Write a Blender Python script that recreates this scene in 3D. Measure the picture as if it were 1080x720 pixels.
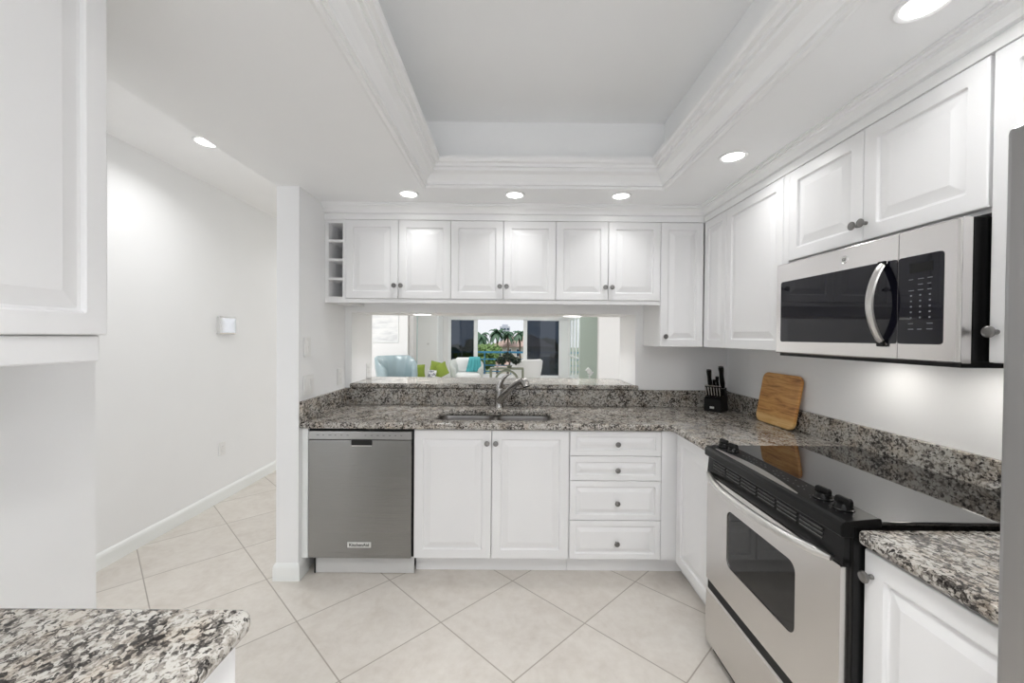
import bpy, bmesh, math, random
from mathutils import Vector, Matrix
C = bpy.context.scene
for o in list(bpy.data.objects): bpy.data.objects.remove(o)
COL = C.collection
PI = math.pi

# ------------------------------------------------------------------ camera
cam = bpy.data.objects.new('camera', bpy.data.cameras.new('camera')); COL.objects.link(cam)
cam.data.sensor_width = 36; cam.data.lens = 420.47 / 1080 * 36
cam.data.shift_x = -0.31 / 1080; cam.data.shift_y = -0.8 / 1080
cam.data.clip_start = 0.02; cam.data.clip_end = 600
def _cam():
    roll, yaw, pitch = 0.0083, 0.0029, -0.0103
    r = Vector((math.cos(yaw), -math.sin(yaw), 0)); f0 = Vector((math.sin(yaw), math.cos(yaw), 0)); z = Vector((0, 0, 1))
    F = f0 * math.cos(pitch) + z * math.sin(pitch); U = -f0 * math.sin(pitch) + z * math.cos(pitch)
    R2 = math.cos(roll) * r + math.sin(roll) * U; U2 = math.cos(roll) * U - math.sin(roll) * r
    m = Matrix((R2, U2, -F)).transposed().to_4x4(); m.translation = (0, 0, 1.4193)
    cam.matrix_world = m
_cam(); C.camera = cam

# ------------------------------------------------------------------ light and exposure
W = bpy.data.worlds.new('world'); C.world = W; W.use_nodes = True
def _sky(front=.56, rear=.95):
    t = W.node_tree; b = t.nodes['Background']; tc = t.nodes.new('ShaderNodeTexCoord'); sp = t.nodes.new('ShaderNodeSeparateXYZ'); r = t.nodes.new('ShaderNodeMapRange')
    t.links.new(tc.outputs['Generated'], sp.inputs[0]); t.links.new(sp.outputs[1], r.inputs[0])      # the sky is brighter on the sun's side, behind the kitchen
    for i, v in ((1, .6), (2, -.6), (3, front), (4, rear)): r.inputs[i].default_value = v
    t.links.new(r.outputs[0], b.inputs[1]); b.inputs[0].default_value = (.93, .955, 1, 1)
_sky()
sun = bpy.data.objects.new('sun', bpy.data.lights.new('sun', 'SUN')); COL.objects.link(sun)
sun.data.energy = 1.4; sun.data.angle = 0.01; sun.data.color = (1, .96, .9)
sun.rotation_euler = (math.radians(38), 0, math.radians(-35))
CAN_W = 1.7          # watts of each recessed kitchen lamp
HALL_W = 2.9
LIVING_FILL_W = 11.0
C.view_settings.view_transform = 'Standard'; C.view_settings.look = 'None'
C.view_settings.exposure = 0.80; C.view_settings.gamma = 1.0; C.view_settings.use_curve_mapping = False
TRAY_FILL_W = 6.4        # fill lamp added in the raised tray, out of view

C.cycles.max_bounces = 16; C.cycles.diffuse_bounces = 10; C.cycles.glossy_bounces = 6
# ------------------------------------------------------------------ material helpers
def mat(name, col, rough=.5, metal=0, spec=.5, **k):
    m = bpy.data.materials.new(name); m.use_nodes = True
    b = m.node_tree.nodes['Principled BSDF']
    b.inputs['Base Color'].default_value = (*col, 1); b.inputs['Roughness'].default_value = rough
    b.inputs['Metallic'].default_value = metal; b.inputs['Specular IOR Level'].default_value = spec
    for kk, v in k.items(): b.inputs[kk.replace('_', ' ')].default_value = v
    return m
class NT:
    """small node-building helper"""
    def __init__(s, m): s.m = m; s.t = m.node_tree; s.b = s.t.nodes['Principled BSDF']
    def n(s, typ, **k):
        x = s.t.nodes.new(typ)
        for a, v in k.items():
            if a.startswith('i_'): x.inputs[a[2:].replace('_', ' ')].default_value = v
            else: setattr(x, a, v)
        return x
    def l(s, a, b): s.t.links.new(a, b)
    def coord(s, scale=(1, 1, 1), rot=(0, 0, 0), kind='Object'):
        tc = s.n('ShaderNodeTexCoord'); mp = s.n('ShaderNodeMapping')
        mp.inputs['Scale'].default_value = scale; mp.inputs['Rotation'].default_value = rot
        s.l(tc.outputs[kind], mp.inputs[0]); return mp.outputs[0]
    def noise(s, co, scale, detail=3, rough=.55, dist=0):
        x = s.n('ShaderNodeTexNoise'); x.inputs['Scale'].default_value = scale; x.inputs['Detail'].default_value = detail
        x.inputs['Roughness'].default_value = rough; x.inputs['Distortion'].default_value = dist
        s.l(co, x.inputs['Vector']); return x.outputs[0]
    def ramp(s, fac, stops, interp='LINEAR'):
        r = s.n('ShaderNodeValToRGB'); e = r.color_ramp.elements; r.color_ramp.interpolation = interp
        while len(e) < len(stops): e.new(.5)
        for x, (p, c) in zip(e, stops):
            x.position = p; x.color = (*c, 1) if len(c) == 3 else c
        s.l(fac, r.inputs[0]); return r.outputs[0]
    def mix(s, f, a, b, mode='MIX'):
        x = s.n('ShaderNodeMix', data_type='RGBA', blend_type=mode)
        for sock, v in ((x.inputs[0], f), (x.inputs[6], a), (x.inputs[7], b)):
            if hasattr(v, 'links'): s.l(v, sock)
            elif isinstance(v, (int, float)): sock.default_value = v
            else: sock.default_value = (*v, 1)
        return x.outputs[2]
    def math(s, op, a, b=None):
        x = s.n('ShaderNodeMath', operation=op)
        for i, v in enumerate((a, b)):
            if v is None: continue
            if hasattr(v, 'links'): s.l(v, x.inputs[i])
            else: x.inputs[i].default_value = v
        return x.outputs[0]
    def bump(s, h, strength=.1, dist=.002):
        x = s.n('ShaderNodeBump'); x.inputs['Strength'].default_value = strength; x.inputs['Distance'].default_value = dist
        s.l(h, x.inputs['Height']); s.l(x.outputs[0], s.b.inputs['Normal'])
    def color(s, c): s.l(c, s.b.inputs['Base Color'])

def paint(name, col, rough, bump=0, scale=120):
    m = mat(name, col, rough); t = NT(m); co = t.coord()
    n = t.noise(co, 3.0, 2)
    t.color(t.ramp(n, [(.3, tuple(c * .985 for c in col)), (.7, col)]))
    if bump: t.bump(t.noise(co, scale, 3), bump, .002)
    return m
M = {}
M['wall'] = paint('wall_paint', (.875, .88, .885), .6, .05, 90)
M['ceil'] = paint('ceiling_paint', (.885, .892, .897), .7, .03, 90)
M['popcorn'] = paint('textured_ceiling_paint', (.89, .893, .896), .85, .9, 70)
M['trim'] = mat('trim_paint', (.855, .86, .862), .38)
M['base'] = mat('baseboard_paint', (.86, .88, .87), .3)
M['cab'] = paint('white_thermofoil', (.83, .832, .838), .33)
M['cab_in'] = mat('cabinet_interior', (.72, .715, .70), .5)
M['black'] = mat('black_enamel', (.006, .006, .006), .24, 0, .22)
M['panel_black'] = mat('satin_black_panel', (.007, .007, .007), .34, 0, .18)
M['black_matte'] = mat('black_plastic', (.008, .008, .008), .42, 0, .25)
M['gap'] = mat('shadow_gap_black', (.01, .01, .01), .7)
M['glass_black'] = mat('black_glass', (.005, .005, .010), .03, 0, .36)
M['cooktop'] = mat('ceramic_glass', (.010, .010, .011), .035, 0, .8, Coat_Weight=.6, Coat_Roughness=.02)
M['oven_glass'] = mat('oven_glass', (.010, .010, .010), .05, 0, .42)
M['nickel'] = mat('brushed_nickel', (.40, .39, .375), .26, 1)
M['pewter'] = mat('dark_pewter', (.24, .235, .23), .3, 1)
M['chrome'] = mat('polished_chrome', (.86, .86, .86), .06, 1)
M['plastic'] = mat('white_plastic', (.82, .82, .81), .35)
M['slot_grey'] = mat('dim_grey_plastic', (.13, .13, .13), .45)
M['plastic_grey'] = mat('light_grey_plastic', (.62, .62, .61), .4)
M['kick_grey'] = mat('kick_plate_grey', (.60, .60, .595), .4)
M['badge'] = mat('silver_badge', (.72, .72, .70), .35, .3)
M['ink'] = mat('black_lettering', (.02, .02, .02), .5)
M['ink_dim'] = mat('dim_grey_lettering', (.22, .23, .25), .5)
M['ink_light'] = mat('pale_lettering', (.55, .57, .60), .5)

def steel(name, col, rough=.26, horiz=True, aniso=.75):
    m = mat(name, col, rough, 1); t = NT(m)
    co = t.coord((.25, .25, 300) if horiz else (300, 300, .25))
    n = t.noise(co, 4, 2)
    t.l(t.math('ADD', t.math('MULTIPLY', n, .03), rough - .015), t.b.inputs['Roughness'])
    t.color(t.ramp(n, [(.2, tuple(c * .985 for c in col)), (.8, tuple(min(1, c * 1.01) for c in col))]))
    if aniso:
        t.b.inputs['Anisotropic'].default_value = aniso
        tg = t.n('ShaderNodeTangent', direction_type='RADIAL', axis='Z'); t.l(tg.outputs[0], t.b.inputs['Tangent']); t.b.inputs['Anisotropic Rotation'].default_value = .25 if horiz else 0
    return m
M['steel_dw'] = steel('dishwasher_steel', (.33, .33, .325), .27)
M['steel_strip'] = steel('control_strip_steel', (.46, .46, .455), .35)
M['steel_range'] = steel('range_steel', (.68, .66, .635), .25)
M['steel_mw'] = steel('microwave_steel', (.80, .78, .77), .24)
M['steel_fridge'] = steel('refrigerator_steel', (.42, .415, .415), .3)
M['steel_sink'] = mat('sink_steel', (.36, .35, .34), .3, 1)
M['silver'] = mat('satin_silver', (.70, .69, .67), .3, 1)

def granite():
    m = mat('speckled_granite', (.5, .5, .5), .045, 0, .3); t = NT(m)
    co = t.coord((1, .8, .9), (.2, .2, .5))
    nz = t.n('ShaderNodeTexNoise'); nz.inputs['Scale'].default_value = 95; nz.inputs['Detail'].default_value = 3; t.l(co, nz.inputs['Vector'])
    off = t.n('ShaderNodeVectorMath', operation='SCALE'); t.l(nz.outputs['Color'], off.inputs[0]); off.inputs['Scale'].default_value = .014
    add = t.n('ShaderNodeVectorMath', operation='ADD'); t.l(co, add.inputs[0]); t.l(off.outputs[0], add.inputs[1])
    vo = t.n('ShaderNodeTexVoronoi'); vo.inputs['Scale'].default_value = 125; t.l(add.outputs[0], vo.inputs['Vector'])
    sv = t.n('ShaderNodeSeparateColor'); t.l(vo.outputs['Color'], sv.inputs[0])
    big = t.noise(co, 11, 4, .62, .5); fine = t.noise(add.outputs[0], 150, 3, .6, .4)
    val = t.math('ADD', t.math('MULTIPLY', sv.outputs[0], .36), t.math('ADD', t.math('MULTIPLY', big, .85), t.math('MULTIPLY', fine, .62)))
    c = t.ramp(val, [(.66, (.018, .016, .015)), (.73, (.075, .068, .062)), (.81, (.20, .184, .166)), (.89, (.34, .318, .285)), (.96, (.44, .418, .385)), (1.0, (.50, .483, .45))])
    warm = t.ramp(t.noise(co, 17, 3, .6), [(.45, (1, 1, 1)), (.68, (.95, .88, .81))])
    c = t.mix(1, c, warm, 'MULTIPLY')
    fl = t.ramp(t.noise(add.outputs[0], 66, 3, .6, 1.4), [(.395, (1, 1, 1)), (.43, (0, 0, 0))])
    c = t.mix(t.math('MULTIPLY', fl, .9), c, (.020, .018, .017))
    t.color(c)
    return m
M['granite'] = granite()

def tile_floor():
    m = mat('floor_tile', (.6, .56, .5), .38); t = NT(m)
    tc = t.n('ShaderNodeTexCoord'); sp = t.n('ShaderNodeSeparateXYZ'); t.l(tc.outputs['Object'], sp.inputs[0])
    a = t.math('DIVIDE', t.math('SUBTRACT', sp.outputs[0], .020), .714)
    b = t.math('DIVIDE', t.math('SUBTRACT', sp.outputs[1], 2.303), .679)
    u = t.math('ADD', a, b); v = t.math('SUBTRACT', a, b)
    def edge(x):
        f = t.math('ABSOLUTE', t.math('SUBTRACT', t.math('FRACT', t.math('ADD', x, 40.5)), .5)); return f
    d = t.math('MINIMUM', edge(u), edge(v))
    cell = t.n('ShaderNodeCombineXYZ'); t.l(t.math('FLOOR', u), cell.inputs[0]); t.l(t.math('FLOOR', v), cell.inputs[1])
    wn = t.n('ShaderNodeTexWhiteNoise'); t.l(cell.outputs[0], wn.inputs[0])
    co = t.n('ShaderNodeVectorMath', operation='ADD'); t.l(tc.outputs['Object'], co.inputs[0]); t.l(wn.outputs['Color'], co.inputs[1])
    n1 = t.noise(co.outputs[0], 5.5, 6, .66, .6); n2 = t.noise(co.outputs[0], 26, 4, .6)
    c = t.ramp(n1, [(.30, (.60, .55, .49)), (.5, (.68, .637, .58)), (.72, (.745, .71, .655))])
    c = t.mix(.35, c, t.ramp(n2, [(.35, (.61, .57, .52)), (.65, (.735, .705, .665))]))
    tint = t.ramp(wn.outputs['Value'], [(0, (.95, .95, .95)), (1, (1, 1, 1))])
    c = t.mix(1, c, tint, 'MULTIPLY')
    g = t.ramp(d, [(.0048, (1, 1, 1)), (.0066, (0, 0, 0))])
    t.color(t.mix(g, c, (.37, .335, .29)))
    t.bump(t.math('ADD', t.math('MULTIPLY', g, -.6), t.math('MULTIPLY', n2, .1)), .25, .002)
    return m
M['tile'] = tile_floor()

def wood_board():
    m = mat('cutting_board_wood', (.5, .3, .12), .42); t = NT(m)
    co = t.coord((2.2, 2.2, 22)); n = t.noise(co, 2.4, 5, .6, .9)
    c = t.ramp(n, [(.28, (.24, .095, .025)), (.42, (.50, .235, .068)), (.55, (.63, .335, .105)), (.72, (.72, .43, .17))])
    sp = t.n('ShaderNodeSeparateXYZ'); tc = t.n('ShaderNodeTexCoord'); t.l(tc.outputs['Object'], sp.inputs[0])
    z = t.math('ADD', sp.outputs[2], t.math('MULTIPLY', t.noise(t.coord((6, 6, 6)), 1.5, 2), .05))
    pale = t.ramp(z, [(.068, (1, 1, 1)), (.082, (0, 0, 0))])
    pale2 = t.mix(t.ramp(n, [(.4, (0, 0, 0)), (.6, (1, 1, 1))]), (.66, .40, .14), (.78, .53, .24))
    t.color(t.mix(pale, c, pale2))
    return m
M['wood'] = wood_board()

# living room / outdoors materials
M['lr_wall'] = mat('living_room_paint', (.82, .82, .815), .6)
M['teal_leather'] = mat('pale_teal_leather', (.30, .385, .41), .3)
M['grey_fabric'] = mat('pale_grey_fabric', (.55, .58, .56), .7)
M['white_fabric'] = mat('white_fabric', (.85, .86, .86), .75)
M['column'] = mat('taupe_column_paint', (.56, .55, .54), .6)
M['throw'] = mat('turquoise_throw', (.09, .42, .46), .8)
M['green_fabric'] = mat('lime_green_fabric', (.25, .33, .045), .75)
M['olive_metal'] = mat('olive_grey_metal', (.22, .24, .18), .4, .3)
M['sage'] = mat('sage_green_paint', (.54, .63, .57), .5)
M['aqua_edge'] = mat('aqua_frame', (.30, .46, .46), .3)
M['white_frame'] = mat('white_window_frame', (.86, .88, .88), .35)
M['rail_blue'] = mat('blue_railing_paint', (.03, .17, .30), .45)
M['leaf'] = mat('tree_leaf', (.045, .10, .035), .6)
M['leaf_bright'] = mat('bright_leaf', (.10, .17, .045), .6)
M['leaf_palm'] = mat('palm_leaf', (.035, .085, .045), .55)
M['leaf_dark'] = mat('dark_leaf', (.03, .05, .03), .6)
M['bark'] = mat('bark', (.10, .075, .055), .8)
M['stucco'] = mat('cream_stucco', (.52, .48, .43), .8)
M['roof'] = mat('terracotta_roof', (.34, .25, .215), .8)
M['tower'] = mat('grey_tower_concrete', (.33, .35, .40), .8)
M['dark_window'] = mat('dark_window_glass', (.03, .05, .08), .1)
M['ground'] = mat('lawn_ground', (.12, .16, .09), .9)
M['balcony'] = mat('balcony_deck', (.62, .60, .56), .6)
def pattern_fabric():
    m = mat('grey_white_patterned_fabric', (.7, .7, .7), .8); t = NT(m)
    t.color(t.ramp(t.noise(t.coord(), 14, 2, .5, 1.5), [(.46, (.22, .23, .27)), (.52, (.82, .82, .84))])); return m
M['pattern'] = pattern_fabric()
def canvas():
    m = mat('pale_seascape_canvas', (.8, .8, .8), .7); t = NT(m)
    n = t.noise(t.coord((1, 1, 4)), 2.2, 4)
    t.color(t.ramp(n, [(.35, (.62, .63, .64)), (.5, (.76, .77, .77)), (.65, (.84, .84, .83))])); return m
M['canvas'] = canvas()
def pane(name, tint, gloss):
    m = bpy.data.materials.new(name); m.use_nodes = True; t = m.node_tree; t.nodes.clear()
    o = t.nodes.new('ShaderNodeOutputMaterial'); mx = t.nodes.new('ShaderNodeMixShader')
    tr = t.nodes.new('ShaderNodeBsdfTransparent'); tr.inputs[0].default_value = (*tint, 1)
    g = t.nodes.new('ShaderNodeBsdfGlossy'); g.inputs['Roughness'].default_value = .02
    mx.inputs[0].default_value = gloss
    t.links.new(tr.outputs[0], mx.inputs[1]); t.links.new(g.outputs[0], mx.inputs[2]); t.links.new(mx.outputs[0], o.inputs[0])
    return m
M['pane_clear'] = pane('clear_glass', (.96, .98, .98), .03)
M['pane_tint'] = pane('tinted_glass', (.17, .205, .25), .05)
def glow(name, col, s):
    m = mat(name, (.9, .9, .9), .5); b = m.node_tree.nodes['Principled BSDF']
    b.inputs['Emission Color'].default_value = (*col, 1); b.inputs['Emission Strength'].default_value = s; return m
M['lamp'] = glow('lit_lamp_lens', (1, .985, .95), 6)

# ------------------------------------------------------------------ geometry helpers
class MB:
    def __init__(s): s.b = bmesh.new()
    def face(s, pts):
        return s.b.faces.new([s.b.verts.new(p) for p in pts])
    def box(s, x0, x1, y0, y1, z0, z1):
        v = [s.b.verts.new((x, y, z)) for z in (z0, z1) for y in (y0, y1) for x in (x0, x1)]
        for f in ((0, 2, 3, 1), (4, 5, 7, 6), (0, 1, 5, 4), (2, 6, 7, 3), (1, 3, 7, 5), (0, 4, 6, 2)): s.b.faces.new([v[i] for i in f])
        return s
    def loops(s, loops, cap0=True, cap1=True, closed=True):
        vs = [[s.b.verts.new(p) for p in L] for L in loops]
        n = len(vs[0])
        for a, b in zip(vs, vs[1:]):
            for i in range(n if closed else n - 1):
                j = (i + 1) % n
                try: s.b.faces.new((a[i], a[j], b[j], b[i]))
                except ValueError: pass
        if cap0: s.b.faces.new(vs[0][::-1])
        if cap1: s.b.faces.new(vs[-1])
        return s
    def tube(s, pts, r, n=10, flat=1.0, cap=True):
        pts = [Vector(p) for p in pts]; L = []; ref = None
        for i, p in enumerate(pts):
            d = (pts[min(i + 1, len(pts) - 1)] - pts[max(i - 1, 0)]).normalized()
            if ref is None: ref = d.orthogonal().normalized()
            ref = (ref - d * ref.dot(d)).normalized(); q = d.cross(ref)
            rr = r[i] if isinstance(r, (list, tuple)) else r
            L.append([p + rr * (math.cos(2 * PI * k / n) * ref + math.sin(2 * PI * k / n) * q * flat) for k in range(n)])
        return s.loops(L, cap, cap)
    def lathe(s, prof, c=(0, 0, 0), axis='z', n=20, cap=True):
        L = []
        for r, h in prof:
            ring = []
            for k in range(n):
                a, b = r * math.cos(2 * PI * k / n), r * math.sin(2 * PI * k / n)
                p = {'z': (a, b, h), 'y': (a, h, -b), 'x': (h, a, b)}[axis]
                ring.append((p[0] + c[0], p[1] + c[1], p[2] + c[2]))
            L.append(ring)
        return s.loops(L, cap, cap)
    def prism(s, poly, axis, a, b):
        """poly in the two other axes (in xyz order), extruded along axis from a to b"""
        def P(q, h):
            return {'x': (h, q[0], q[1]), 'y': (q[0], h, q[1]), 'z': (q[0], q[1], h)}[axis]
        return s.loops([[P(q, a) for q in poly], [P(q, b) for q in poly]])
    def sweep(s, path, prof, closed=False, normal_sign=1):
        """path: list of (x, y); prof: list of (offset, z); offset along the left normal * sign, mitred"""
        n = len(path); L = []
        for i in range(n):
            p = Vector(path[i])
            if closed: a, b = Vector(path[i - 1]), Vector(path[(i + 1) % n])
            else: a, b = Vector(path[max(i - 1, 0)]), Vector(path[min(i + 1, n - 1)])
            d1 = (p - a).normalized() if (p - a).length > 1e-9 else None
            d2 = (b - p).normalized() if (b - p).length > 1e-9 else None
            d1 = d1 or d2; d2 = d2 or d1
            n1 = Vector((-d1.y, d1.x)) * normal_sign; n2 = Vector((-d2.y, d2.x)) * normal_sign
            m = (n1 + n2); m = m / max(m.dot(n1), 1e-6)
            L.append([(p.x + m.x * o, p.y + m.y * o, z) for o, z in prof])
        if closed: L.append(L[0])
        return s.loops(L, not closed, not closed)
    def build(s, name, m, parent=None, bevel=0, seg=2, smooth=False, loc=None, rot=None, angle=35):
        bmesh.ops.remove_doubles(s.b, verts=s.b.verts, dist=1e-6)
        bmesh.ops.recalc_face_normals(s.b, faces=s.b.faces)
        me = bpy.data.meshes.new(name); s.b.to_mesh(me); s.b.free()
        return link(name, me, m, parent, bevel, seg, smooth, loc, rot, angle)
def link(name, me, m, parent=None, bevel=0, seg=2, smooth=False, loc=None, rot=None, angle=35):
    o = bpy.data.objects.new(name, me); COL.objects.link(o)
    me.materials.append(M[m] if isinstance(m, str) else m)
    if parent is not None: o.parent = parent
    if loc: o.location = loc
    if rot: o.rotation_euler = rot
    if smooth:
        me.polygons.foreach_set('use_smooth', [True] * len(me.polygons))
        try: me.set_sharp_from_angle(angle=math.radians(angle))
        except Exception: pass
    if bevel:
        b = o.modifiers.new('edge', 'BEVEL'); b.width = bevel; b.segments = seg; b.limit_method = 'ANGLE'; b.angle_limit = math.radians(40); b.harden_normals = False
    return o
def box(name, m, x0, x1, y0, y1, z0, z1, parent=None, bevel=0, **k): return MB().box(x0, x1, y0, y1, z0, z1).build(name, m, parent, bevel, **k)
def thing(name, label, cat, loc=(0, 0, 0), rz=0, group=None):
    o = bpy.data.objects.new(name, None); COL.objects.link(o); o.empty_display_size = .1
    o.location = loc; o.rotation_euler = (0, 0, rz); tag(o, label, cat, group); return o
def tag(o, label, cat, group=None):
    o['label'] = label; o['category'] = cat
    if group: o['group'] = group
    return o
def struct(o): o['kind'] = 'structure'; return o
def copy_tree(o, parent=None):
    c = o.copy(); COL.objects.link(c)
    if parent is not None: c.parent = parent
    for ch in list(o.children): copy_tree(ch, c)
    return c
def fillet(poly, r, n=6):
    """round the corners of a closed polygon; r a number or list"""
    out = []; N = len(poly)
    for i in range(N):
        p = Vector(poly[i]); a = Vector(poly[i - 1]); b = Vector(poly[(i + 1) % N])
        rr = r[i] if isinstance(r, (list, tuple)) else r
        d1 = (a - p).normalized(); d2 = (b - p).normalized()
        if rr <= 0: out.append(tuple(p)); continue
        ang = math.acos(max(-1, min(1, d1.dot(d2)))); t = rr / math.tan(ang / 2)
        c = p + (d1 + d2).normalized() * (rr / math.sin(ang / 2)); s = p + d1 * t; e = p + d2 * t
        a0 = math.atan2(s.y - c.y, s.x - c.x); a1 = math.atan2(e.y - c.y, e.x - c.x); da = (a1 - a0 + PI) % (2 * PI) - PI
        out += [(c.x + rr * math.cos(a0 + da * k / n), c.y + rr * math.sin(a0 + da * k / n)) for k in range(n + 1)]
    return out
def slab(name, m, rings, z0, z1, r=.01, parent=None, seg=4):
    """horizontal slab with holes and rounded edges: rings[0] outline, the rest holes"""
    cu = bpy.data.curves.new('t', 'CURVE'); cu.dimensions = '2D'; cu.fill_mode = 'BOTH'
    for ring in rings:
        sp = cu.splines.new('POLY'); sp.points.add(len(ring) - 1); sp.use_cyclic_u = True
        for q, p in zip(sp.points, ring): q.co = (p[0], p[1], 0, 1)
    cu.bevel_depth = r; cu.bevel_resolution = seg; cu.offset = -r; cu.extrude = (z1 - z0) / 2 - r
    t = bpy.data.objects.new('t', cu); COL.objects.link(t); bpy.context.view_layer.update()
    dg = bpy.context.evaluated_depsgraph_get(); me = bpy.data.meshes.new_from_object(t.evaluated_get(dg))
    bpy.data.objects.remove(t); me.materials.clear()
    me.transform(Matrix.Translation((0, 0, (z0 + z1) / 2)))
    return link(name, me, m, parent, smooth=True, angle=50)
def rr(x0, z0, x1, z1, r, n=4):
    """rounded rectangle, counter-clockwise from the bottom right corner"""
    out = []
    for cx, cz, a in ((x1 - r, z0 + r, -90), (x1 - r, z1 - r, 0), (x0 + r, z1 - r, 90), (x0 + r, z0 + r, 180)):
        out += [(cx + r * math.cos(math.radians(a + 90 * k / n)), cz + r * math.sin(math.radians(a + 90 * k / n))) for k in range(n + 1)]
    return out

# ------------------------------------------------------------------ the room shell
ZS, ZH = 2.271, 2.633            # dropped kitchen ceiling and hall ceiling
XL, XP, XR, XH = -1.222, -1.350, 1.600, -2.465
YB, YB2 = 2.94, 3.37             # front and back of the pass-through wall
struct(MB().box(-6.5, 6.5, -1.7, 13.56, -.12, 0).build('floor', 'tile'))
m = MB()
TX0, TX1, TY0, TY1 = -.5, .86, -.9, 2.27
m.box(XP, TX0, -1.7, YB2, ZS, 2.66); m.box(TX1, XR + .12, -1.7, YB2, ZS, 2.66)
m.box(TX0, TX1, TY1, YB2, ZS, 2.66); m.box(TX0, TX1, -1.7, TY0, ZS, 2.66); m.box(TX0, TX1, TY0, TY1, 2.632, 2.66)
struct(m.build('ceiling', 'ceil'))
struct(box('ceiling_hall', 'popcorn', XH - .12, XP, -1.7, 7.0, ZH, ZH + .12))
m = MB(); m.box(XP, 6.5, YB2, 13.6, ZH, ZH + .12); m.box(-6.5, XP, 7.0, 13.6, ZH, ZH + .12)
struct(m.build('ceiling_living', 'lr_wall'))
struct(box('wall_left', 'wall', XP, XL, 2.298, YB2, 0, ZS))
struct(box('wall_right', 'wall', XR, XR + .12, -1.7, YB, 0, ZS))
struct(box('wall_hall', 'wall', XH - .12, XH, -1.7, 7.0, 0, ZH))
struct(box('wall_near', 'wall', XP, -1.21, -1.7, 1.164, 0, ZS))
m = MB()
OX0, OX1, OZ0, OZ1 = -1.175, .918, 1.0355, 1.59
m.box(XL, XR + .12, YB, YB2, 0, OZ0); m.box(XL, XR + .12, YB, YB2, OZ1, ZS)
m.box(XL, OX0, YB, YB2, OZ0, OZ1); m.box(OX1, XR + .12, YB, YB2, OZ0, OZ1)
struct(m.build('wall_back', 'wall'))
struct(box('rear_light_block', 'wall', XP, XR + .12, -1.7, -1.58, 1.98, ZS))  # unseen header added to cut the light coming from behind
# baseboards
bp_ = [(0, 0), (.013, 0), (.013, .075), (.010, .088), (.004, .098), (0, .1)]
struct(MB().sweep([(XH, -1.7), (XH, 7.0)], bp_, normal_sign=-1).build('baseboard_hall', 'base'))
struct(MB().sweep([(XP, 3.37), (XP, 2.298), (XL, 2.298), (XL, 2.40)], bp_, normal_sign=-1).build('baseboard_left', 'base'))
# crown along the wall cabinets
YU, XU, ZT = 2.6107, 1.259, 2.175
cp = [(-.02, ZT), (.004, ZT), (.004, 2.207), (-.001, 2.209), (-.001, 2.214), (.014, 2.216), (.016, 2.225), (.020, 2.234), (.034, 2.246), (.036, 2.254), (.045, 2.255), (.047, 2.263), (.055, 2.264), (.055, ZS), (-.02, ZS)]
struct(MB().sweep([(XL, YU), (XU, YU), (XU, .55)], cp, normal_sign=-1).build('trim_1', 'trim'))
# crown around the raised tray
tp = [(-.014, ZS), (-.014, 2.258), (-.002, 2.254), (.008, 2.259), (.008, 2.272), (.020, 2.273), (.021, 2.288), (.028, 2.300), (.044, 2.322), (.064, 2.334), (.065, 2.350), (.078, 2.351), (.080, 2.367), (.098, 2.369), (.104, 2.379), (.104, 2.396), (.094, 2.396), (.004, 2.285), (0, ZS)]
struct(MB().sweep([(TX0, TY0), (TX1, TY0), (TX1, TY1), (TX0, TY1)], tp, closed=True).build('trim_2', 'trim'))

# ------------------------------------------------------------------ recessed lamps and added fill lamps
def can(x, y, z, label, r=.047, watts=CAN_W, group='recessed lamps in the dropped ceiling', spread=150):
    t = thing('recessed_light', label, 'light', (x, y, z), 0, group)
    MB().lathe([(r + .016, 0), (r + .016, -.003), (r + .010, -.006), (r + .001, -.004), (r - .002, -.001), (r - .002, 0)], n=36).build('trim_ring', 'trim', t, smooth=True)
    MB().lathe([(r - .002, -.0005), (r - .002, -.0025), (r - .02, -.003)], n=36).build('lamp_lens', 'lamp', t)
    if watts:
        L = bpy.data.objects.new('lamp_light', bpy.data.lights.new('lamp_light', 'AREA')); COL.objects.link(L); L.parent = t
        L.data.shape = 'DISK'; L.data.size = 2 * r; L.data.energy = watts; L.data.color = (1, 1, 1); L.location = (0, 0, -.012); L.data.spread = math.radians(spread)
    return t
for x, y, lab in ((-.623, 2.407, 'round white recessed lamp above the wine cubbies end of the back wall cabinets'), (.015, 2.406, 'round white recessed lamp above the middle of the back wall cabinets'),
                  (.654, 2.406, 'round white recessed lamp above the back wall cabinets by the corner'), (1.032, 1.873, 'round white recessed lamp in front of the right wall corner cabinet'),
                  (1.040, 1.016, 'large-looking recessed lamp at the top edge of the view, above the microwave side')):
    can(x, y, ZS, lab, watts=CAN_W * (.27 if y > 2 else .45 if y > 1.5 else .3), spread=(118 if y > 2 else 150))
for x, y, lab in ((1.040, .16, 'added unseen fill lamp behind the view, above the refrigerator front'), (-.45, -1.3, 'added unseen fill lamp behind the view, on the near counter side'), (.75, -1.3, 'added unseen fill lamp behind the view, on the refrigerator side')):
    can(x, y, ZS, lab, watts=CAN_W * 2.8, spread=170)  # out-of-view lamps added to lift the kitchen's brightness
t = thing('tray_fill_light', 'added unseen fill lamp in the raised ceiling tray, above the viewer', 'light', (.18, .25, 2.632))  # invented fixture, out of view, lights floor and counters
MB().lathe([(.20, 0), (.20, -.03), (.19, -.04), (.185, -.03)], n=40).build('rim', 'trim', t, smooth=True)
MB().lathe([(.186, -.03), (.15, -.055), (.08, -.068), (.01, -.072)], n=40).build('diffuser', 'lamp', t, smooth=True)
L = bpy.data.objects.new('lamp_light', bpy.data.lights.new('lamp_light', 'AREA')); COL.objects.link(L); L.parent = t
L.data.shape = 'DISK'; L.data.size = .38; L.data.energy = TRAY_FILL_W; L.data.spread = math.radians(100); L.location = (0, 0, -.08)
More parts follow.
